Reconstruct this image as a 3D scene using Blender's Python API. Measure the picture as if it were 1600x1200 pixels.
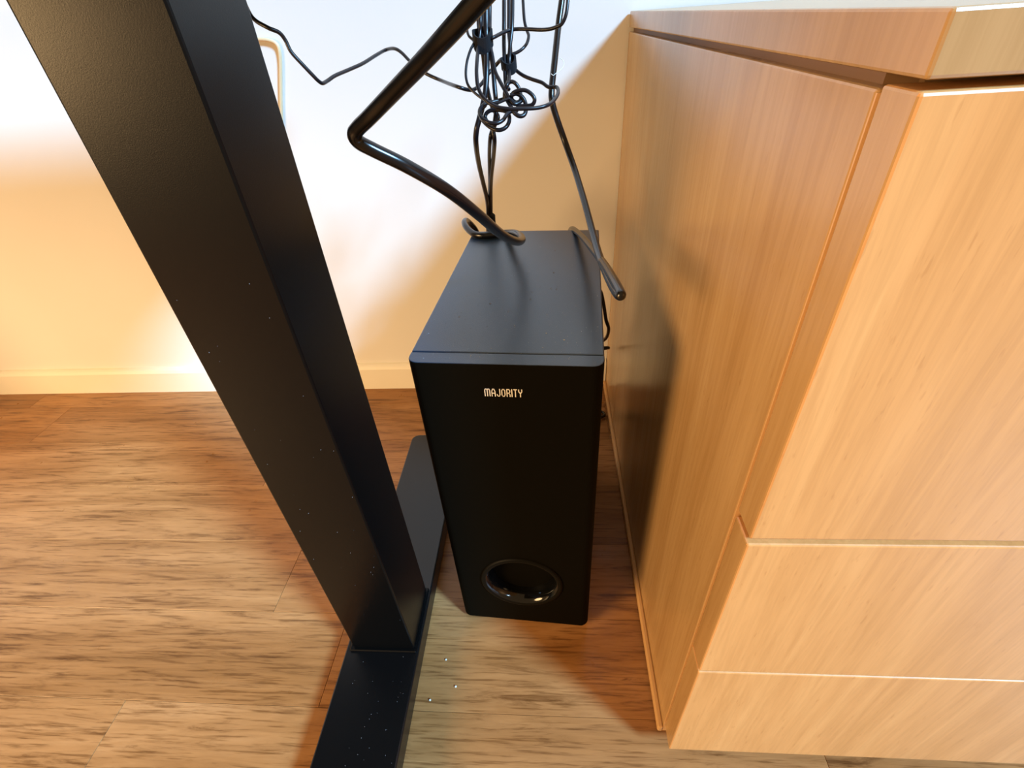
import bpy, bmesh, math, random
from mathutils import Vector, Matrix

for o in list(bpy.data.objects):
    bpy.data.objects.remove(o, do_unlink=True)
scene = bpy.context.scene
COL = scene.collection
random.seed(7)

# ------------------------------------------------------------------ camera
# metres; the back wall is the plane Y = 0, the floor Z = 0, the left side of the drawer cabinet X = 0
cam_data = bpy.data.cameras.new('camera')
cam = bpy.data.objects.new('camera', cam_data)
COL.objects.link(cam)
cam_data.sensor_fit = 'HORIZONTAL'
cam_data.sensor_width = 36.0
cam_data.lens = 17.188
cam_data.clip_start = 0.01
cam_right = Vector((0.9968, 0.0533, -0.0599))
cam_up = Vector((0.0155, 0.6045, 0.7965))
cam_back = Vector((0.0787, -0.7948, 0.6017))
m = Matrix.Identity(4)
for i, v in enumerate((cam_right, cam_up, cam_back)):
    v.normalize()
    for k in range(3):
        m[k][i] = v[k]
m.translation = (-0.1125, -0.8202, 0.62)
cam.matrix_world = m
scene.camera = cam

# ------------------------------------------------------------------ light and exposure
world = bpy.data.worlds.new('room_ambient')
scene.world = world
world.use_nodes = True
bg = world.node_tree.nodes['Background']
bg.inputs['Color'].default_value = (1.0, 0.63, 0.30, 1)
bg.inputs['Strength'].default_value = 0.48

def aim(o, target):
    d = Vector(target) - o.location
    o.rotation_euler = d.to_track_quat('-Z', 'Y').to_euler()

# daylight falling in from the upper right, over the cabinet
sun_data = bpy.data.lights.new('daylight', 'SUN')
sun_data.color = (0.34, 0.66, 1.0)
sun_data.energy = 8.2
sun_data.angle = math.radians(10.0)
sun = bpy.data.objects.new('daylight', sun_data)
COL.objects.link(sun)
sun.location = (2.0, -1.5, 2.4)
aim(sun, (2.0 - 1.0, -1.5 + 0.72, 2.4 - 0.92))

# warm lamp of the room, standing to the left in front of the desk
lamp_data = bpy.data.lights.new('room_lamp', 'AREA')
lamp_data.shape = 'DISK'
lamp_data.size = 0.9
lamp_data.color = (1.0, 0.63, 0.29)
lamp_data.energy = 64
lamp = bpy.data.objects.new('room_lamp', lamp_data)
COL.objects.link(lamp)
lamp.location = (-1.9, -1.75, 0.88)
aim(lamp, (-0.1, -0.1, 0.25))

scene.view_settings.view_transform = 'Standard'
scene.view_settings.look = 'None'
scene.view_settings.gamma = 1.0
scene.view_settings.use_curve_mapping = False
scene.view_settings.exposure = 0.0

# ------------------------------------------------------------------ materials
class NT:
    def __init__(self, name):
        self.mat = bpy.data.materials.new(name)
        self.mat.use_nodes = True
        self.t = self.mat.node_tree
        self.b = self.t.nodes['Principled BSDF']
    def n(self, kind, **kw):
        nd = self.t.nodes.new(kind)
        for k, v in kw.items():
            setattr(nd, k, v)
        return nd
    def l(self, a, b):
        self.t.links.new(a, b)
    def ramp(self, fac, stops):
        r = self.n('ShaderNodeValToRGB')
        e = r.color_ramp.elements
        while len(e) < len(stops):
            e.new(0.5)
        for el, (pos, c) in zip(e, stops):
            el.position = pos
            el.color = (*c, 1)
        self.l(fac, r.inputs['Fac'])
        return r.outputs['Color']
    def coords(self, scale, rnd=0.0):
        tc = self.n('ShaderNodeTexCoord')
        src = tc.outputs['Object']
        if rnd:
            oi = self.n('ShaderNodeObjectInfo')
            mu = self.n('ShaderNodeMath', operation='MULTIPLY')
            mu.inputs[1].default_value = rnd
            self.l(oi.outputs['Random'], mu.inputs[0])
            cb = self.n('ShaderNodeCombineXYZ')
            for k in range(3):
                self.l(mu.outputs[0], cb.inputs[k])
            ad = self.n('ShaderNodeVectorMath', operation='ADD')
            self.l(src, ad.inputs[0]); self.l(cb.outputs[0], ad.inputs[1])
            src = ad.outputs[0]
        mp = self.n('ShaderNodeMapping')
        mp.inputs['Scale'].default_value = scale
        self.l(src, mp.inputs['Vector'])
        return mp.outputs['Vector']
    def noise(self, vec, scale, detail=4, rough=0.55, dist=0.0):
        t = self.n('ShaderNodeTexNoise')
        t.inputs['Scale'].default_value = scale
        t.inputs['Detail'].default_value = detail
        t.inputs['Roughness'].default_value = rough
        t.inputs['Distortion'].default_value = dist
        self.l(vec, t.inputs['Vector'])
        return t.outputs['Fac']
    def mix(self, fac, a, b, mode='MIX'):
        x = self.n('ShaderNodeMix', data_type='RGBA', blend_type=mode)
        if isinstance(fac, (int, float)):
            x.inputs[0].default_value = fac
        else:
            self.l(fac, x.inputs[0])
        for s, v in ((6, a), (7, b)):
            if isinstance(v, tuple):
                x.inputs[s].default_value = (*v, 1)
            else:
                self.l(v, x.inputs[s])
        return x.outputs[2]
    def bump(self, h, strength, dist=0.001):
        bp = self.n('ShaderNodeBump')
        bp.inputs['Strength'].default_value = strength
        bp.inputs['Distance'].default_value = dist
        self.l(h, bp.inputs['Height'])
        self.l(bp.outputs[0], self.b.inputs['Normal'])
    def set(self, color=None, rough=None, spec=None, metal=None, coat=None):
        if color is not None:
            if isinstance(color, tuple):
                self.b.inputs['Base Color'].default_value = (*color, 1)
            else:
                self.l(color, self.b.inputs['Base Color'])
        if rough is not None:
            if isinstance(rough, (int, float)):
                self.b.inputs['Roughness'].default_value = rough
            else:
                self.l(rough, self.b.inputs['Roughness'])
        if spec is not None: self.b.inputs['Specular IOR Level'].default_value = spec
        if metal is not None: self.b.inputs['Metallic'].default_value = metal
        if coat is not None: self.b.inputs['Coat Weight'].default_value = coat
        return self.mat

def mat_wall():
    t = NT('painted_wall')
    v = t.coords((1, 1, 1))
    n = t.noise(v, 3.0, 3)
    c = t.ramp(n, [(0.3, (0.755, 0.735, 0.70)), (0.7, (0.785, 0.765, 0.735))])
    t.bump(t.noise(v, 260, 3), 0.12, 0.0006)
    return t.set(c, 0.75, 0.25)

def mat_skirting():
    t = NT('skirting_paint')
    v = t.coords((1, 1, 1))
    c = t.ramp(t.noise(v, 6.0, 3), [(0.3, (0.80, 0.76, 0.66)), (0.7, (0.84, 0.80, 0.70))])
    return t.set(c, 0.4, 0.4)

def mat_beech(name, light, mid, dark, rough=0.32):
    # straight vertical beech grain with short flecks
    t = NT(name)
    v = t.coords((1, 1, 0.05), rnd=3.0)
    broad = t.noise(v, 30, 5, 0.6, 0.5)
    fine = t.noise(v, 260, 4, 0.65, 0.3)
    col = t.ramp(broad, [(0.25, dark), (0.5, mid), (0.75, light)])
    fl = t.ramp(fine, [(0.35, (0.80, 0.76, 0.70)), (0.6, (1, 1, 1))])
    col = t.mix(0.55, col, fl, 'MULTIPLY')
    v2 = t.coords((1, 1, 0.16), rnd=2.0)
    fk = t.ramp(t.noise(v2, 420, 2, 0.5), [(0.66, (1, 1, 1)), (0.74, (0.72, 0.62, 0.5))])
    col = t.mix(0.35, col, fk, 'MULTIPLY')
    t.bump(fine, 0.05, 0.0004)
    return t.set(col, rough, 0.8)

def mat_floor():
    t = NT('oak_laminate')
    v = t.coords((0.10, 1, 1), rnd=9.0)
    broad = t.noise(v, 11, 6, 0.62, 1.4)
    streak = t.noise(v, 95, 6, 0.68, 0.9)
    pore = t.noise(t.coords((0.05, 1, 1), rnd=5.0), 330, 3, 0.6)
    col = t.ramp(broad, [(0.22, (0.175, 0.074, 0.020)), (0.42, (0.30, 0.138, 0.045)), (0.58, (0.395, 0.196, 0.072)), (0.8, (0.50, 0.270, 0.113))])
    st = t.ramp(streak, [(0.32, (0.40, 0.32, 0.24)), (0.46, (0.90, 0.87, 0.84)), (0.7, (1.10, 1.08, 1.05))])
    col = t.mix(0.9, col, st, 'MULTIPLY')
    po = t.ramp(pore, [(0.34, (0.45, 0.38, 0.30)), (0.46, (1, 1, 1))])
    col = t.mix(0.75, col, po, 'MULTIPLY')
    wv = t.coords((1, 1, 1))
    rv = t.ramp(t.noise(wv, 24, 3), [(0.3, (0.27,) * 3), (0.7, (0.40,) * 3)])
    t.bump(t.mix(0.5, streak, pore), 0.18, 0.0006)
    return t.set(col, rv, 0.32)

def mat_black(name, col, rough, spec, grain=0.0, gs=900):
    t = NT(name)
    if grain:
        t.bump(t.noise(t.coords((1, 1, 1)), gs, 3, 0.6), grain, 0.0004)
    return t.set(col, rough, spec)

def plain(name, col, rough=0.5, spec=0.5):
    return NT(name).set(col, rough, spec)

M_WALL, M_SKIRT, M_FLOOR = mat_wall(), mat_skirting(), mat_floor()
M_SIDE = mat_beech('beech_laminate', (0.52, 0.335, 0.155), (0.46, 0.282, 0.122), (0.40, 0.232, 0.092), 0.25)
M_FRONT_LIT = mat_beech('beech_front_lit', (0.74, 0.395, 0.140), (0.66, 0.33, 0.108), (0.57, 0.275, 0.082), 0.38)  # same laminate as the sides, brightened to paint in the stronger front light
M_EDGE = plain('beech_edge_band', (0.62, 0.37, 0.165), 0.35)
M_INNER = plain('cabinet_inner_board', (0.20, 0.11, 0.05), 0.6)
M_SUB = mat_black('black_vinyl_cool_sheen', (0.014, 0.032, 0.062), 0.32, 1.0, 0.25, 1100)  # black vinyl; blue of the reflected daylight is mixed into the base colour
M_PANEL = mat_black('black_front_panel', (0.004, 0.0035, 0.0022), 0.6, 0.03)
M_GLOSS = mat_black('glossy_black_plastic', (0.003, 0.003, 0.003), 0.10, 0.5)
M_RING = mat_black('satin_black_plastic', (0.005, 0.0046, 0.0034), 0.5, 0.08)
M_STEEL = mat_black('black_powder_coat', (0.0012, 0.0016, 0.0018), 0.30, 0.22, 0.1, 1500)
M_FOOT = mat_black('black_foot_coat', (0.0012, 0.0018, 0.0024), 0.30, 0.5, 0.1, 1500)
M_RUBBER = plain('black_rubber', (0.012, 0.012, 0.012), 0.7)
M_CABLE = plain('black_cable_jacket', (0.003, 0.003, 0.004), 0.25, 0.5)
M_CABLE2 = plain('soft_black_cable', (0.004, 0.005, 0.009), 0.33, 0.5)
M_VELCRO = mat_black('black_hook_and_loop', (0.010, 0.011, 0.014), 0.9, 0.3, 0.9, 1400)
M_CREAM = plain('cream_wall_strand', (0.72, 0.55, 0.33), 0.5)
M_WHITE = plain('white_print', (0.85, 0.83, 0.76), 0.5)
M_CRUMB = plain('white_crumb', (0.62, 0.60, 0.54), 0.7)
M_DUST = plain('grey_dust', (0.35, 0.37, 0.40), 0.9)

# ------------------------------------------------------------------ helpers
def link(name, me, mat, parent=None, smooth=False):
    if mat: me.materials.append(mat)
    if smooth:
        for p in me.polygons: p.use_smooth = True
    o = bpy.data.objects.new(name, me)
    COL.objects.link(o)
    if parent: o.parent = parent
    return o

def obj(name, bm, mat, parent=None, smooth=False):
    me = bpy.data.meshes.new(name)
    bmesh.ops.recalc_face_normals(bm, faces=bm.faces)
    bm.to_mesh(me); bm.free()
    return link(name, me, mat, parent, smooth)

def tag(o, label, cat, group=None):
    o['label'] = label; o['category'] = cat
    if group: o['group'] = group
    return o

def structure(o, label, cat):
    o['kind'] = 'structure'
    return tag(o, label, cat)

def thing(name, label, cat, loc=(0, 0, 0), rz=0.0, group=None):
    o = bpy.data.objects.new(name, None)
    COL.objects.link(o)
    o.location = loc; o.rotation_euler = (0, 0, rz)
    o.empty_display_size = 0.05
    return tag(o, label, cat, group)

def box(lo, hi, bevel=0.0, seg=2):
    bm = bmesh.new()
    bmesh.ops.create_cube(bm, size=1)
    lo, hi = Vector(lo), Vector(hi)
    for v in bm.verts:
        v.co = Vector(((v.co[k] + 0.5) * (hi[k] - lo[k]) + lo[k]) for k in range(3))
    if bevel:
        bmesh.ops.bevel(bm, geom=list(bm.edges), offset=bevel, segments=seg, profile=0.5, affect='EDGES')
    return bm

def prism(pts, z0, z1, bevel=0.0):
    # plan outline pts (x, y) extruded from z0 to z1
    bm = bmesh.new()
    vs = [bm.verts.new((x, y, z0)) for x, y in pts]
    f = bm.faces.new(vs)
    r = bmesh.ops.extrude_face_region(bm, geom=[f])
    top = [g for g in r['geom'] if isinstance(g, bmesh.types.BMVert)]
    for v in top: v.co.z = z1
    if bevel:
        es = [e for e in bm.edges if abs(e.verts[0].co.z - e.verts[1].co.z) < 1e-7]
        bmesh.ops.bevel(bm, geom=es, offset=bevel, segments=2, profile=0.5, affect='EDGES')
    return bm

def catmull(pts, per=8):
    P = [Vector(p) for p in pts]
    P = [P[0] * 2 - P[1]] + P + [P[-1] * 2 - P[-2]]
    out = []
    for i in range(1, len(P) - 2):
        a, b, c, d = P[i - 1:i + 3]
        for k in range(per):
            t = k / per
            out.append(0.5 * ((2 * b) + (c - a) * t + (2 * a - 5 * b + 4 * c - d) * t * t + (3 * b - a - 3 * c + d) * t ** 3))
    out.append(P[-2])
    return out

def tube(pts, dia, per=8, sides=14, taper=None):
    path = catmull(pts, per)
    bm = bmesh.new()
    tang = []
    for i in range(len(path)):
        a = path[max(0, i - 1)]; b = path[min(len(path) - 1, i + 1)]
        tang.append((b - a).normalized())
    n = tang[0].orthogonal().normalized()
    rings = []
    for i, (p, t) in enumerate(zip(path, tang)):
        n = (n - t * n.dot(t))
        n = n.normalized() if n.length > 1e-6 else t.orthogonal().normalized()
        b = t.cross(n)
        r = dia / 2
        if taper: r *= taper(i / (len(path) - 1))
        rings.append([bm.verts.new(p + (n * math.cos(2 * math.pi * k / sides) + b * math.sin(2 * math.pi * k / sides)) * r) for k in range(sides)])
    for a, b in zip(rings, rings[1:]):
        for k in range(sides):
            bm.faces.new((a[k], a[(k + 1) % sides], b[(k + 1) % sides], b[k]))
    bm.faces.new(rings[0][::-1]); bm.faces.new(rings[-1])
    return bm

def lathe(profile, seg=48, closed=False):
    # profile (r, y): axis along Y
    bm = bmesh.new()
    rings = [[bm.verts.new((r * math.cos(2 * math.pi * k / seg), y, r * math.sin(2 * math.pi * k / seg))) for k in range(seg)] for r, y in profile]
    prs = list(zip(rings, rings[1:])) + ([(rings[-1], rings[0])] if closed else [])
    for a, b in prs:
        for k in range(seg):
            bm.faces.new((a[k], a[(k + 1) % seg], b[(k + 1) % seg], b[k]))
    return bm

# ------------------------------------------------------------------ the room
fl = obj('floor', box((-3.0, -2.6, -0.03), (2.4, 0.02, -0.0042)), M_FLOOR)
structure(fl, 'brown oak laminate floor of narrow planks running along the wall', 'floor')
plank_mesh = {}
PW, GAP = 0.11, 0.0003
for r in range(20):
    y1 = 0.05 - r * PW
    if y1 > 0.0: top = 0.0
    else: top = y1
    y0 = 0.05 - (r + 1) * PW
    x = -2.75 + random.uniform(-0.35, 0.0)
    while x < 1.9:
        L = random.choice((0.78, 0.96, 1.14))
        key = (L, round(top - y0, 4))
        if key not in plank_mesh:
            bm = box((0, 0, -0.004), (L - GAP, top - y0 - GAP, 0), 0.0003, 1)
            me = bpy.data.meshes.new('plank'); bm.to_mesh(me); bm.free()
            me.materials.append(M_FLOOR)
            plank_mesh[key] = me
        o = bpy.data.objects.new('plank', plank_mesh[key])
        COL.objects.link(o)
        o.parent = fl
        o.location = (x, y0, 0)
        x += L

wl = obj('wall_back', box((-3.0, 0.0, 0.0), (2.4, 0.1, 2.6)), M_WALL)
structure(wl, 'plain cream painted wall behind the subwoofer and cables', 'wall')
bm = prism([(-0.011, 0.0), (-0.011, 0.050), (-0.0085, 0.056), (-0.0045, 0.059), (0.0, 0.060)], 0, 1)
bm.free()
bm = bmesh.new()
prof = [(0.0, 0.0002), (-0.011, 0.0002), (-0.011, 0.050), (-0.0085, 0.056), (-0.0045, 0.059), (0.0, 0.060)]
ra = [bm.verts.new((-2.99, y - 0.0002, z)) for y, z in prof]
rb = [bm.verts.new((-0.001, y - 0.0002, z)) for y, z in prof]
for k in range(len(prof)):
    bm.faces.new((ra[k], ra[(k + 1) % len(prof)], rb[(k + 1) % len(prof)], rb[k]))
bm.faces.new(ra); bm.faces.new(rb[::-1])
structure(obj('baseboard_back', bm, M_SKIRT), 'low cream baseboard along the foot of the wall', 'baseboard')

# ------------------------------------------------------------------ drawer cabinet
W = 0.48
cab = thing('drawer_cabinet', 'beech wood drawer cabinet standing against the wall at right', 'cabinet', (W / 2, -0.32, 0))
def cbox(name, lo, hi, mat, bevel=0.0, parent=cab):
    off = Vector((W / 2, -0.32, 0))
    c = (Vector(lo) + Vector(hi)) / 2
    h = (Vector(hi) - Vector(lo)) / 2
    o = obj(name, box(-h, h, bevel), mat, parent)
    o.location = c - off if parent == cab else c
    return o
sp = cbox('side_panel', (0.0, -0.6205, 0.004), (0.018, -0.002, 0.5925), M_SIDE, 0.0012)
e = obj('edge_band', box((-0.009, -0.0005, -0.293), (0.009, 0.0004, 0.293)), M_EDGE, sp)
e.location = (0, -0.3096, 0)
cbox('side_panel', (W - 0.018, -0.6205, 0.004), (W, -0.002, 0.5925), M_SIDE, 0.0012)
cbox('back_panel', (0.018, -0.012, 0.02), (W - 0.018, -0.002, 0.59), M_INNER)
cbox('bottom_panel', (0.018, -0.60, 0.03), (W - 0.018, -0.012, 0.048), M_INNER)
cbox('plinth', (0.018, -0.585, 0.0), (W - 0.018, -0.57, 0.03), M_SIDE)
cbox('inner_rail', (0.018, -0.615, 0.5925), (W - 0.018, -0.01, 0.597), M_INNER)
cbox('inner_rail', (0.006, -0.612, 0.5925), (0.018, -0.004, 0.597), M_INNER)
cbox('top_panel', (0.0, -0.6435, 0.5970), (W, -0.002, 0.6145), M_SIDE, 0.0012)
cbox('base_moulding', (-0.0055, -0.622, 0.0045), (0.0, -0.0125, 0.0145), M_EDGE, 0.0015)
for z0, z1 in ((0.024, 0.1985), (0.2012, 0.3662), (0.3716, 0.5940)):
    dr = cbox('drawer', (0.0, -0.6435, z0), (W, -0.6225, z1), M_FRONT_LIT, 0.0012)
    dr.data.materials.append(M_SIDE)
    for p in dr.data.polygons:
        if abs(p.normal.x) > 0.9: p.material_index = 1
    b = obj('drawer_box', box((-W / 2 + 0.03, 0.0, -(z1 - z0) / 2 + 0.015), (W / 2 - 0.03, 0.5, (z1 - z0) / 2 - 0.03)), M_INNER, dr)
    b.location = (0, 0.0105, 0)

# ------------------------------------------------------------------ subwoofer
SW, SD, SH = 0.1576, 0.2937, 0.4028
sub = thing('subwoofer', 'black box subwoofer with white lettering and a round bass port', 'speaker', (-0.0503, -0.2206, 0), -0.0708)
# local frame: right rear corner at the origin, -Y to the front, -X to the left
FT = 0.0155                                         # thickness of the front panel
Z0 = 0.007
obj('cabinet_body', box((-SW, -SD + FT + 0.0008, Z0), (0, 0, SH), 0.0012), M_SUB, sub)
def rounded_front(x0, x1, yb, yf, r, n=7):
    pts = [(x0, yb), (x0, yf + r)]
    for k in range(1, n):
        a = math.pi + k / n * math.pi / 2
        pts.append((x0 + r + r * math.cos(a), yf + r + r * math.sin(a)))
    pts.append((x0 + r, yf)); pts.append((x1 - r, yf))
    for k in range(1, n):
        a = -math.pi / 2 + k / n * math.pi / 2
        pts.append((x1 - r + r * math.cos(a), yf + r + r * math.sin(a)))
    pts += [(x1, yf + r), (x1, yb)]
    return pts
px, pz, PR = -SW / 2, 0.0945, 0.0385
# front board with a round opening for the bass port
out = rounded_front(-SW, 0, -SD + FT, -SD, 0.0095)
bm = bmesh.new()
zs = [Z0, SH]
lo_v = [bm.verts.new((x, y, Z0)) for x, y in out]
hi_v = [bm.verts.new((x, y, SH)) for x, y in out]
n = len(out)
flat = None
for k in range(n):
    a, b = out[k], out[(k + 1) % n]
    if abs(a[1] + SD) < 1e-9 and abs(b[1] + SD) < 1e-9 and abs(a[0] - b[0]) > 0.05:
        flat = k; continue
    bm.faces.new((lo_v[k], lo_v[(k + 1) % n], hi_v[(k + 1) % n], hi_v[k]))
bm.faces.new(lo_v[::-1]); bm.faces.new(hi_v)
k0, k1 = flat, (flat + 1) % n
seg = 48
ring = [bm.verts.new((px + PR * 1.12 * math.cos(2 * math.pi * i / seg), -SD, pz + PR * 1.12 * math.sin(2 * math.pi * i / seg))) for i in range(seg)]
xa, xb = out[k0][0], out[k1][0]
corner = {0: hi_v[k1], 1: hi_v[k0], 2: lo_v[k0], 3: lo_v[k1]}     # NE, NW, SW, SE
q = seg // 4
for c in range(4):
    # fan of one quadrant around its corner (from 45 deg before to 45 deg after)
    cen = c * q + q // 2
    for i in range(cen - q // 2, cen + q // 2):
        bm.faces.new((corner[c], ring[i % seg], ring[(i + 1) % seg]))
    nxt = corner[(c + 1) % 4]
    bm.faces.new((corner[c], ring[(cen + q // 2) % seg], nxt))
fp = obj('front_panel', bm, M_PANEL, sub)
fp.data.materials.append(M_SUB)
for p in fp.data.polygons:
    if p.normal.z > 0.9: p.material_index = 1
bv = fp.modifiers.new('bevel', 'BEVEL'); bv.width = 0.0008; bv.segments = 2; bv.limit_method = 'ANGLE'; bv.angle_limit = math.radians(50)
# flared bass port
prt = obj('bass_port', lathe([(PR * 1.235, 0.0), (PR * 1.225, -0.0016), (PR * 1.16, -0.0024), (PR * 1.09, -0.0016)], 56), M_RING, sub, True)
prt.location = (px, -SD, pz)
tb = obj('port_tube', lathe([(PR * 1.09, -0.0016), (PR * 1.04, -0.0002), (PR * 0.99, 0.003), (PR * 0.94, 0.009), (PR * 0.90, 0.018), (PR * 0.86, 0.03), (PR * 0.86, 0.13), (PR * 0.5, 0.1305), (0.0004, 0.1305)], 48), M_GLOSS, prt, True)
# lettering
LET = {
 'M': (0.92, [[(0, 0), (0, .82), (.12, 1), (.34, 1), (.46, .82), (.46, 0)], [(.46, .82), (.58, 1), (.80, 1), (.92, .82), (.92, 0)]]),
 'A': (0.60, [[(0, 0), (0, .66), (.18, 1), (.42, 1), (.60, .66), (.60, 0)], [(0, .42), (.60, .42)]]),
 'J': (0.52, [[(.52, 1), (.52, .22), (.38, 0), (.14, 0), (0, .22)]]),
 'O': (0.56, [[(.16, 0), (0, .2), (0, .8), (.16, 1), (.40, 1), (.56, .8), (.56, .2), (.40, 0), (.16, 0), (0, .2)]]),
 'R': (0.54, [[(0, 0), (0, 1), (.38, 1), (.54, .84), (.54, .66), (.38, .48), (0, .48)], [(.30, .48), (.54, .28), (.54, 0)]]),
 'I': (0.0, [[(0, 0), (0, 1)]]),
 'T': (0.52, [[(0, 1), (.52, 1)], [(.26, 1), (.26, 0)]]),
 'Y': (0.56, [[(0, 1), (0, .72), (.28, .45), (.56, .72), (.56, 1)], [(.28, .45), (.28, 0)]]),
}
bm = bmesh.new()
def stroke(bm, pts, w, y):
    for (ax, az), (bx, bz) in zip(pts, pts[1:]):
        d = Vector((bx - ax, bz - az)); L = d.length; d /= L; nn = Vector((-d.y, d.x)) * w / 2
        e = d * w * 0.45
        c4 = [Vector((ax, az)) - e + nn, Vector((ax, az)) - e - nn, Vector((bx, bz)) + e - nn, Vector((bx, bz)) + e + nn]
        f0 = [bm.verts.new((c.x, y, c.y)) for c in c4]; f1 = [bm.verts.new((c.x, y - 0.0003, c.y)) for c in c4]
        bm.faces.new(f1); bm.faces.new(f0[::-1])
        for k in range(4): bm.faces.new((f0[k], f0[(k + 1) % 4], f1[(k + 1) % 4], f1[k]))
hgt = 0.0072
text = 'MAJORITY'
sp_ = 0.38
tot = sum(LET[c][0] for c in text) + sp_ * (len(text) - 1)
sx = 0.0305 / tot
x = 0
for c in text:
    w, ss = LET[c]
    for s in ss:
        stroke(bm, [((x + a) * sx, b * hgt) for a, b in s], 0.00075, 0)
    x += w + sp_
lt = obj('lettering', bm, M_WHITE, sub)
lt.location = (-SW + 0.0622, -SD - 0.00005, 0.3712)
lt['label'] = 'white capital lettering on the front panel'
# feet and rear terminals
for fx in (-SW + 0.022, -0.022):
    for fy in (-SD + 0.03, -0.03):
        f = obj('foot', prism([(0.009 * math.cos(k * math.pi / 8), 0.009 * math.sin(k * math.pi / 8)) for k in range(16)], 0.0, Z0 + 0.0005), M_RUBBER, sub)
        f.location = (fx, fy, 0)
rp = obj('rear_plate', box((-0.05, 0.0, -0.09), (0.05, 0.0025, 0.09), 0.001, 1), M_RING, sub)
rp.location = (-SW / 2, 0.0, 0.2)
# flecks of dust lying on the top
bm = bmesh.new()
rd = random.Random(3)
for k in range(300):
    u = rd.uniform(0.004, SW - 0.004); v = rd.random() ** 0.6 * (SD - 0.01) + 0.004
    s = rd.uniform(0.00014, 0.00036) * (2.2 if rd.random() < 0.05 else 1)
    a = rd.uniform(0, 3.14)
    d = Vector((math.cos(a), math.sin(a), 0)) * s * rd.uniform(1, 2.2); e2 = Vector((-math.sin(a), math.cos(a), 0)) * s
    cpt = Vector((-u, -v, SH + 0.00005))
    b4 = [bm.verts.new(cpt + d), bm.verts.new(cpt + e2), bm.verts.new(cpt - d), bm.verts.new(cpt - e2)]
    tp = bm.verts.new(cpt + Vector((0, 0, s)))
    for j in range(4): bm.faces.new((b4[j], b4[(j + 1) % 4], tp))
ds = obj('dust', bm, M_DUST, sub)
ds['kind'] = 'stuff'

# ------------------------------------------------------------------ desk leg with its foot
leg = thing('desk', 'black desk standing on a square steel post and flat foot', 'desk', (-0.3155, -0.52, 0))
def lobj(name, bm, mat, smooth=False):
    o = obj(name, bm, mat, leg)
    return o
def rrect(x0, x1, y0, y1, r, n=5):
    pts = []
    for cx, cy, a0 in ((x1 - r, y1 - r, 0), (x0 + r, y1 - r, 90), (x0 + r, y0 + r, 180), (x1 - r, y0 + r, 270)):
        for k in range(n + 1):
            a = math.radians(a0 + 90 * k / n)
            pts.append((cx + r * math.cos(a), cy + r * math.sin(a)))
    return pts
lobj('foot_bar', prism(rrect(-0.0442, 0.0441, -0.46, 0.332, 0.013), 0.004, 0.031, 0.0018), M_FOOT)
for gy in (-0.43, 0.305):
    g = lobj('glide', prism([(0.014 * math.cos(k * math.pi / 8), 0.014 * math.sin(k * math.pi / 8)) for k in range(16)], 0.0, 0.0045), M_RUBBER)
    g.location = (0, gy, 0)
lobj('base_plate', box((-0.0385, -0.042, 0.0305), (0.0415, 0.0385, 0.0345), 0.001, 1), M_STEEL)
lobj('post', box((-0.0348, -0.0382, 0.034), (0.039, 0.0355, 0.70), 0.0016, 2), M_STEEL)
lobj('top_bracket', box((-0.05, -0.22, 0.70), (0.054, 0.22, 0.708), 0.001, 1), M_STEEL)
bm = bmesh.new()
for k in range(60):
    if k < 30:
        cpt = Vector((rd.uniform(-0.04, 0.04), rd.uniform(-0.16, -0.045), 0.03105)); nrm = Vector((0, 0, 1)); ta = Vector((1, 0, 0)); tb_ = Vector((0, 1, 0))
    else:
        cpt = Vector((rd.uniform(-0.032, 0.037), -0.03825, rd.uniform(0.1, 0.55))); nrm = Vector((0, -1, 0)); ta = Vector((1, 0, 0)); tb_ = Vector((0, 0, 1))
    s = rd.uniform(0.00012, 0.0003)
    b4 = [bm.verts.new(cpt + ta * s), bm.verts.new(cpt + tb_ * s), bm.verts.new(cpt - ta * s), bm.verts.new(cpt - tb_ * s)]
    tp = bm.verts.new(cpt + nrm * s)
    for j in range(4): bm.faces.new((b4[j], b4[(j + 1) % 4], tp))
d2 = obj('dust', bm, M_DUST, leg)
d2['kind'] = 'stuff'

lobj('desk_top', box((-1.44, -0.33, 0.708), (0.0405, 0.332, 0.733), 0.0015), M_STEEL)
for ch in [c for c in leg.children if c.name.split('.')[0] in ('foot_bar', 'glide', 'base_plate', 'post', 'top_bracket')]:
    c = ch.copy(); COL.objects.link(c); c.parent = leg
    c.location = ch.location + Vector((-1.30, 0, 0))

# ------------------------------------------------------------------ cables
MATS = {'A': M_CABLE, 'B': M_CABLE2, 'C': M_CREAM, 'L': M_WHITE}
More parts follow.
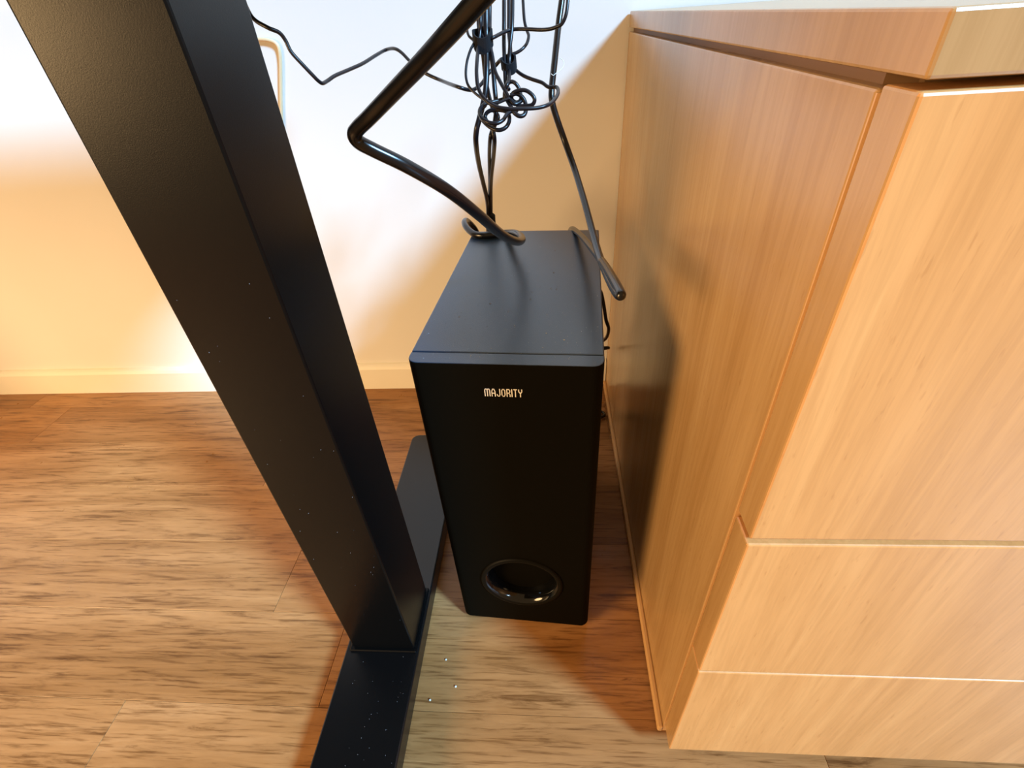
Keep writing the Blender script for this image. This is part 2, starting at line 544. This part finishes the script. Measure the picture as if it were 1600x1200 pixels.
# (name, label, material, diameter, path in metres)
CABLES = [
    ('thick_cable', 'thick black cable bent into a sharp elbow and looping onto the subwoofer top', 'A', 0.0080, [(-0.1226, -0.6161, 0.6334), (-0.1344, -0.6043, 0.6256), (-0.1481, -0.5910, 0.6167), (-0.1653, -0.5718, 0.6061), (-0.1865, -0.5523, 0.5931), (-0.2042, -0.5398, 0.5819), (-0.2134, -0.5337, 0.5763), (-0.2167, -0.5315, 0.5730), (-0.2159, -0.5294, 0.5690), (-0.2089, -0.5274, 0.5640), (-0.1925, -0.5207, 0.5525), (-0.1755, -0.5019, 0.5335), (-0.1619, -0.4702, 0.5072), (-0.1535, -0.4276, 0.4793), (-0.1468, -0.3919, 0.4590), (-0.1415, -0.3587, 0.4440), (-0.1397, -0.3280, 0.4345), (-0.1437, -0.2963, 0.4270), (-0.1517, -0.2704, 0.4207), (-0.1647, -0.2312, 0.4069), (-0.1778, -0.2352, 0.4069), (-0.1919, -0.2369, 0.4069), (-0.2028, -0.2317, 0.4070), (-0.2112, -0.2204, 0.4081), (-0.2172, -0.2074, 0.4095), (-0.2204, -0.1927, 0.4094), (-0.2202, -0.1777, 0.4060), (-0.2165, -0.1666, 0.3969), (-0.2125, -0.1582, 0.3858), (-0.2104, -0.1498, 0.3717), (-0.2098, -0.1403, 0.3509)]),
    ('looped_cable', 'black cable hanging down to a drooping loop at the right corner of the subwoofer', 'A', 0.0066, [(-0.0890, -0.1587, 0.6598), (-0.0947, -0.1763, 0.6290), (-0.0990, -0.1883, 0.6054), (-0.1035, -0.2107, 0.5764), (-0.1066, -0.2270, 0.5553), (-0.1061, -0.2316, 0.5441), (-0.1016, -0.2336, 0.5293), (-0.0921, -0.2386, 0.5048), (-0.0825, -0.2614, 0.4818), (-0.0752, -0.3061, 0.4633), (-0.0705, -0.3533, 0.4502), (-0.0683, -0.4057, 0.4472), (-0.0675, -0.4517, 0.4528), (-0.0679, -0.5002, 0.4636), (-0.0682, -0.5282, 0.4715), (-0.0675, -0.5363, 0.4740), (-0.0672, -0.5324, 0.4742), (-0.0674, -0.4974, 0.4671), (-0.0673, -0.4391, 0.4528), (-0.0690, -0.3651, 0.4344), (-0.0743, -0.2890, 0.4193), (-0.0791, -0.2356, 0.4074), (-0.0821, -0.2024, 0.3984), (-0.0836, -0.1820, 0.3873), (-0.0838, -0.1717, 0.3677), (-0.0828, -0.1598, 0.3252)]),
    ('thin_cable', 'thin black cable zigzagging across the bright wall to the knotted bundle', 'B', 0.0036, [(-0.3829, -0.2745, 0.6450), (-0.3745, -0.2838, 0.6316), (-0.3615, -0.2883, 0.6240), (-0.3539, -0.2845, 0.6197), (-0.3509, -0.2825, 0.6137), (-0.3483, -0.2827, 0.6047), (-0.3419, -0.2808, 0.5947), (-0.3356, -0.2776, 0.5849), (-0.3331, -0.2746, 0.5802), (-0.3311, -0.2701, 0.5775), (-0.3292, -0.2603, 0.5786), (-0.3249, -0.2475, 0.5816), (-0.3173, -0.2258, 0.5844), (-0.3081, -0.2034, 0.5879), (-0.3005, -0.1735, 0.5932), (-0.2946, -0.1515, 0.5965), (-0.2805, -0.1681, 0.5977), (-0.2712, -0.1762, 0.5941), (-0.2594, -0.1880, 0.5853), (-0.2418, -0.2060, 0.5757), (-0.2231, -0.2159, 0.5686), (-0.1998, -0.2664, 0.5673), (-0.1880, -0.2635, 0.5633), (-0.1822, -0.2579, 0.5636), (-0.1763, -0.2499, 0.5671), (-0.1701, -0.2398, 0.5740), (-0.1625, -0.2337, 0.5804), (-0.1564, -0.2391, 0.5851), (-0.1488, -0.2559, 0.5873), (-0.1470, -0.2425, 0.5950), (-0.1480, -0.2315, 0.6067), (-0.1477, -0.2214, 0.6200), (-0.1474, -0.2087, 0.6366)]),
    ('bundle_cable', 'thick black cable dropping through the left cable tie to behind the subwoofer', 'B', 0.0054, [(-0.1654, -0.2535, 0.6367), (-0.1663, -0.2621, 0.6181), (-0.1667, -0.2658, 0.6071), (-0.1669, -0.2724, 0.5960), (-0.1677, -0.2769, 0.5813), (-0.1695, -0.2843, 0.5649), (-0.1726, -0.2881, 0.5540), (-0.1772, -0.2933, 0.5414), (-0.1804, -0.2954, 0.5327), (-0.1832, -0.2879, 0.5200), (-0.1872, -0.2518, 0.4940), (-0.1889, -0.2165, 0.4648), (-0.1891, -0.1897, 0.4371), (-0.1914, -0.1691, 0.4146), (-0.1945, -0.1587, 0.3911), (-0.1975, -0.1608, 0.3555)]),
    ('bundle_cable', 'slim black cable dropping through the left cable tie, right of the thick one', 'B', 0.0045, [(-0.1636, -0.2388, 0.6369), (-0.1645, -0.2497, 0.6179), (-0.1643, -0.2618, 0.6068), (-0.1639, -0.2684, 0.5972), (-0.1626, -0.2687, 0.5821), (-0.1616, -0.2770, 0.5672), (-0.1606, -0.2850, 0.5503), (-0.1625, -0.2895, 0.5382), (-0.1647, -0.2904, 0.5310), (-0.1644, -0.2883, 0.5211), (-0.1700, -0.2569, 0.4986), (-0.1768, -0.2263, 0.4739), (-0.1819, -0.2002, 0.4501), (-0.1875, -0.1689, 0.4144), (-0.1913, -0.1565, 0.3902), (-0.1942, -0.1606, 0.3553)]),
    ('bundle_cable', 'slim black cable crossing from the right strand down to behind the subwoofer', 'B', 0.0040, [(-0.1710, -0.2295, 0.6376), (-0.1718, -0.2464, 0.6167), (-0.1712, -0.2610, 0.6072), (-0.1723, -0.2678, 0.5993), (-0.1713, -0.2661, 0.5900), (-0.1711, -0.2638, 0.5735), (-0.1687, -0.2691, 0.5596), (-0.1649, -0.2760, 0.5475), (-0.1597, -0.2825, 0.5407), (-0.1658, -0.2871, 0.5305), (-0.1685, -0.2884, 0.5232), (-0.1735, -0.2614, 0.5040), (-0.1782, -0.2304, 0.4796), (-0.1824, -0.2039, 0.4562), (-0.1898, -0.1660, 0.4136), (-0.1935, -0.1527, 0.3890), (-0.1960, -0.1607, 0.3554)]),
    ('bundle_cable', 'black cable slanting from the left tie into the knotted coil', 'B', 0.0035, [(-0.1740, -0.2394, 0.6375), (-0.1743, -0.2557, 0.6169), (-0.1728, -0.2632, 0.6089), (-0.1679, -0.2688, 0.6024), (-0.1627, -0.2731, 0.5941), (-0.1596, -0.2836, 0.5797), (-0.1556, -0.2906, 0.5725), (-0.1506, -0.2992, 0.5655), (-0.1457, -0.3061, 0.5584), (-0.1414, -0.3085, 0.5546), (-0.1370, -0.3056, 0.5553), (-0.1341, -0.3019, 0.5572)]),
    ('bundle_cable', 'thin black cable bowing out left of the tie into the coil', 'B', 0.0024, [(-0.1844, -0.2399, 0.6381), (-0.1852, -0.2544, 0.6191), (-0.1851, -0.2598, 0.6120), (-0.1833, -0.2655, 0.6068), (-0.1792, -0.2695, 0.6035), (-0.1783, -0.2731, 0.6011), (-0.1813, -0.2790, 0.5963), (-0.1844, -0.2875, 0.5880), (-0.1856, -0.2946, 0.5787), (-0.1840, -0.2998, 0.5716), (-0.1797, -0.3031, 0.5666), (-0.1730, -0.3063, 0.5616), (-0.1651, -0.3103, 0.5578), (-0.1573, -0.3105, 0.5565), (-0.1505, -0.3086, 0.5581), (-0.1456, -0.3072, 0.5593)]),
    ('bundle_cable', 'black cable sweeping in a wide curve under the coil to the right', 'B', 0.0034, [(-0.1705, -0.2538, 0.6370), (-0.1711, -0.2665, 0.6184), (-0.1722, -0.2687, 0.6091), (-0.1739, -0.2769, 0.5982), (-0.1744, -0.2931, 0.5886), (-0.1745, -0.3046, 0.5789), (-0.1728, -0.3140, 0.5691), (-0.1671, -0.3212, 0.5614), (-0.1580, -0.3262, 0.5561), (-0.1466, -0.3287, 0.5538), (-0.1334, -0.3280, 0.5530), (-0.1212, -0.3252, 0.5526), (-0.1126, -0.3209, 0.5534), (-0.1068, -0.3098, 0.5546), (-0.1016, -0.2919, 0.5586), (-0.1023, -0.2795, 0.5625), (-0.1103, -0.2752, 0.5629), (-0.1164, -0.2686, 0.5661), (-0.1267, -0.2625, 0.5691), (-0.1350, -0.2581, 0.5723), (-0.1423, -0.2532, 0.5772), (-0.1447, -0.2590, 0.5838), (-0.1466, -0.2393, 0.5949), (-0.1469, -0.2277, 0.6065), (-0.1466, -0.2048, 0.6367)]),
    ('bundle_cable', 'slim cable crossing above the ties toward the hanging right cable', 'B', 0.0032, [(-0.1705, -0.2726, 0.6019), (-0.1647, -0.2704, 0.6032), (-0.1599, -0.2727, 0.6043), (-0.1512, -0.2600, 0.6073), (-0.1415, -0.2530, 0.6089), (-0.1294, -0.2570, 0.6084), (-0.1174, -0.2615, 0.6073), (-0.1096, -0.2654, 0.6073), (-0.1028, -0.2686, 0.6085), (-0.0971, -0.2710, 0.6110), (-0.0933, -0.2697, 0.6184), (-0.0913, -0.2641, 0.6319)]),
    ('bundle_cable', 'pale-sheened black cable hanging through the right cable tie', 'B', 0.0038, [(-0.1422, -0.2377, 0.6356), (-0.1430, -0.2502, 0.6166), (-0.1439, -0.2556, 0.6071), (-0.1456, -0.2602, 0.5974), (-0.1468, -0.2636, 0.5859), (-0.1471, -0.2710, 0.5771), (-0.1473, -0.2808, 0.5711), (-0.1492, -0.2903, 0.5670), (-0.1499, -0.2960, 0.5634), (-0.1487, -0.3027, 0.5581), (-0.1454, -0.3078, 0.5534), (-0.1420, -0.3132, 0.5484), (-0.1372, -0.3149, 0.5455), (-0.1328, -0.3131, 0.5461), (-0.1311, -0.3089, 0.5502), (-0.1320, -0.3050, 0.5554), (-0.1349, -0.3040, 0.5597), (-0.1397, -0.3044, 0.5623), (-0.1450, -0.3057, 0.5613)]),
    ('bundle_cable', 'black cable hanging through the right cable tie, left strand', 'B', 0.0038, [(-0.1508, -0.2284, 0.6364), (-0.1513, -0.2412, 0.6170), (-0.1517, -0.2467, 0.6073), (-0.1520, -0.2536, 0.5958), (-0.1516, -0.2628, 0.5845), (-0.1513, -0.2701, 0.5755), (-0.1506, -0.2775, 0.5684), (-0.1476, -0.2849, 0.5638)]),
    ('bundle_cable', 'slim cable looping out beside the right cable tie', 'B', 0.0029, [(-0.1336, -0.2158, 0.6356), (-0.1324, -0.2307, 0.6158), (-0.1302, -0.2368, 0.6074), (-0.1284, -0.2420, 0.6029), (-0.1299, -0.2479, 0.5977), (-0.1337, -0.2532, 0.5938), (-0.1393, -0.2558, 0.5910), (-0.1450, -0.2568, 0.5897), (-0.1508, -0.2563, 0.5883)]),
    ('bundle_cable', 'coiled cable loop at the upper right of the knot', 'B', 0.0035, [(-0.1511, -0.2999, 0.5570), (-0.1505, -0.2987, 0.5637), (-0.1482, -0.2985, 0.5687), (-0.1451, -0.2941, 0.5708), (-0.1410, -0.2984, 0.5703), (-0.1377, -0.2991, 0.5665), (-0.1360, -0.2999, 0.5614), (-0.1362, -0.3009, 0.5564), (-0.1403, -0.3006, 0.5548), (-0.1440, -0.3025, 0.5578), (-0.1431, -0.3047, 0.5623), (-0.1375, -0.3061, 0.5648), (-0.1307, -0.3066, 0.5645), (-0.1250, -0.3079, 0.5608), (-0.1230, -0.3089, 0.5566), (-0.1258, -0.3091, 0.5530), (-0.1332, -0.3073, 0.5525), (-0.1401, -0.3064, 0.5521)]),
    ('bundle_cable', 'coiled cable loop at the lower left of the knot', 'B', 0.0035, [(-0.1525, -0.2942, 0.5573), (-0.1603, -0.2977, 0.5562), (-0.1680, -0.3026, 0.5557), (-0.1727, -0.3088, 0.5533), (-0.1736, -0.3152, 0.5499), (-0.1709, -0.3215, 0.5464), (-0.1649, -0.3259, 0.5435), (-0.1576, -0.3268, 0.5426), (-0.1519, -0.3230, 0.5443), (-0.1485, -0.3165, 0.5475), (-0.1440, -0.3107, 0.5494), (-0.1393, -0.3067, 0.5491)]),
    ('bundle_cable', 'lowest coiled cable loop hanging under the knot', 'B', 0.0037, [(-0.1701, -0.2932, 0.5532), (-0.1744, -0.2994, 0.5494), (-0.1735, -0.3059, 0.5445), (-0.1684, -0.3126, 0.5400), (-0.1618, -0.3174, 0.5366), (-0.1553, -0.3193, 0.5357), (-0.1498, -0.3174, 0.5376), (-0.1470, -0.3122, 0.5415), (-0.1475, -0.3061, 0.5459), (-0.1516, -0.3008, 0.5484), (-0.1589, -0.2971, 0.5492), (-0.1661, -0.2964, 0.5486), (-0.1704, -0.2973, 0.5453), (-0.1696, -0.2995, 0.5411), (-0.1647, -0.3008, 0.5374)]),
    ('power_cord', 'black cord bulging out beside the subwoofer near the wall', 'A', 0.0055, [(-0.0494, -0.1505, 0.2998), (-0.0364, -0.1492, 0.2832), (-0.0308, -0.1515, 0.2629), (-0.0256, -0.1527, 0.2357), (-0.0201, -0.1477, 0.2166), (-0.0209, -0.1306, 0.1895), (-0.0306, -0.1120, 0.1654), (-0.0264, -0.1066, 0.1554), (-0.0110, -0.0977, 0.1486), (-0.0234, -0.0839, 0.1352), (-0.0375, -0.0853, 0.1186), (-0.0372, -0.0980, 0.0850), (-0.0283, -0.0966, 0.0691), (-0.0178, -0.0967, 0.0676), (-0.0308, -0.1024, 0.0618), (-0.0500, -0.1400, 0.0500), (-0.0300, -0.1250, 0.0120), (-0.0120, -0.1100, 0.0045), (-0.0200, -0.1000, 0.0045), (-0.0600, -0.1200, 0.0045), (-0.1200, -0.1500, 0.0045)]),
    ('wall_strand', 'thin cream strand on the wall beside the desk post', 'C', 0.0050, [(-0.5806, -0.0028, 0.6187), (-0.5532, -0.0028, 0.6164), (-0.5305, -0.0028, 0.6144), (-0.5120, -0.0028, 0.6137), (-0.4986, -0.0028, 0.6118), (-0.4899, -0.0028, 0.6076), (-0.4879, -0.0028, 0.6000), (-0.4906, -0.0028, 0.5873), (-0.4970, -0.0028, 0.5682), (-0.5080, -0.0028, 0.5362), (-0.5223, -0.0028, 0.4935), (-0.5456, -0.0028, 0.4283), (-0.5995, -0.0028, 0.2742), (-0.6698, -0.0028, 0.0775)]),  # thin cream tube with a rounded bend, laid on the wall
    ('lint_thread', 'wisp of pale lint clinging to the hanging right cable', 'L', 0.0006, [(-0.1069, -0.2230, 0.5689), (-0.1047, -0.2238, 0.5675), (-0.1017, -0.2223, 0.5692), (-0.0978, -0.2204, 0.5712), (-0.0945, -0.2179, 0.5740), (-0.0938, -0.2155, 0.5771), (-0.0954, -0.2135, 0.5800), (-0.0978, -0.2128, 0.5813)]),
]
for name, label, mk, dia, pts in CABLES:
    o = obj(name, tube(pts, dia), MATS[mk], None, True)
    tag(o, label, 'thread' if mk == 'L' else 'cable', None if mk in 'CL' else 'cables hanging behind the desk')

def strap(name, label, centre, axis, w, d, h, turn=0.0):
    # hook and loop strap wrapped round a bundle, with its tail as a part
    axis = Vector(axis).normalized()
    t = thing(name, label, 'cable tie', centre, 0, 'hook and loop cable ties')
    rot = Vector((0, 0, 1)).rotation_difference(axis).to_matrix().to_4x4() @ Matrix.Rotation(turn, 4, 'Z')
    bm = bmesh.new()
    seg = 28; turns = 1.25
    rows = []
    N = int(seg * turns)
    for k in range(N + 1):
        a = 2 * math.pi * k / seg
        g = 1 + 0.10 * k / N + 0.05 * math.sin(5 * a)
        c = Vector((w / 2 * g * math.cos(a), d / 2 * g * math.sin(a), 0))
        nn = Vector((math.cos(a), math.sin(a), 0)) * 0.0014
        sl = 0.0016 * math.sin(a) + 0.001 * math.sin(2.3 * a)
        rows.append([bm.verts.new(c + Vector((0, 0, -h / 2 + sl))), bm.verts.new(c + Vector((0, 0, h / 2 + sl))), bm.verts.new(c + nn + Vector((0, 0, h / 2 + sl))), bm.verts.new(c + nn + Vector((0, 0, -h / 2 + sl)))])
    for a, b in zip(rows, rows[1:]):
        for k in range(4):
            bm.faces.new((a[k], a[(k + 1) % 4], b[(k + 1) % 4], b[k]))
    bm.faces.new(rows[0]); bm.faces.new(rows[-1][::-1])
    bmesh.ops.transform(bm, matrix=rot, verts=bm.verts)
    obj('strap', bm, M_VELCRO, t)
    a = 2 * math.pi * turns
    bm = box((0, -0.0008, -h * 0.42), (w * 0.28, 0.0008, h * 0.42), 0.0004, 1)
    bmesh.ops.transform(bm, matrix=rot @ Matrix.Translation((w / 2 * 1.12 * math.cos(a), d / 2 * 1.12 * math.sin(a) + 0.001, 0)) @ Matrix.Rotation(0.5, 4, 'Z'), verts=bm.verts)
    obj('strap_tail', bm, M_VELCRO, t)
    return t
strap('cable_tie', 'black fabric strap around the left hanging cable bundle', (-0.1704, -0.2688, 0.6032), (0.03, -0.25, 1), 0.0150, 0.0170, 0.0130)
strap('cable_tie', 'black fabric strap around the right hanging cable pair', (-0.1476, -0.2640, 0.5826), (-0.05, -0.25, 1), 0.0115, 0.0130, 0.0096, 0.15)
strap('cable_tie', 'small black strap where two cables meet behind the subwoofer top', (-0.1898, -0.1720, 0.4028), (0.05, -0.3, 1), 0.0115, 0.012, 0.012, 0.3)

# ------------------------------------------------------------------ crumbs on the floor
def crumb(loc, s, label, seed):
    r = random.Random(seed)
    bm = bmesh.new()
    bmesh.ops.create_icosphere(bm, subdivisions=2, radius=s)
    for v in bm.verts:
        v.co *= r.uniform(0.75, 1.2)
        v.co.z *= 0.7
    zmin = min(v.co.z for v in bm.verts)
    for v in bm.verts: v.co.z -= zmin
    o = obj('crumb', bm, M_CRUMB, None, True)
    o.location = loc
    tag(o, label, 'crumb', 'crumbs on the floor')
crumb((-0.2283, -0.5841, 0.0000), 0.0014, 'tiny white crumb on the floor, upper right of the lower pair', 1)
crumb((-0.2558, -0.5990, 0.0000), 0.0013, 'tiny white crumb lowest and nearest the desk foot', 2)
crumb((-0.2444, -0.5548, 0.0000), 0.0012, 'tiny pale crumb nearest the subwoofer', 3)
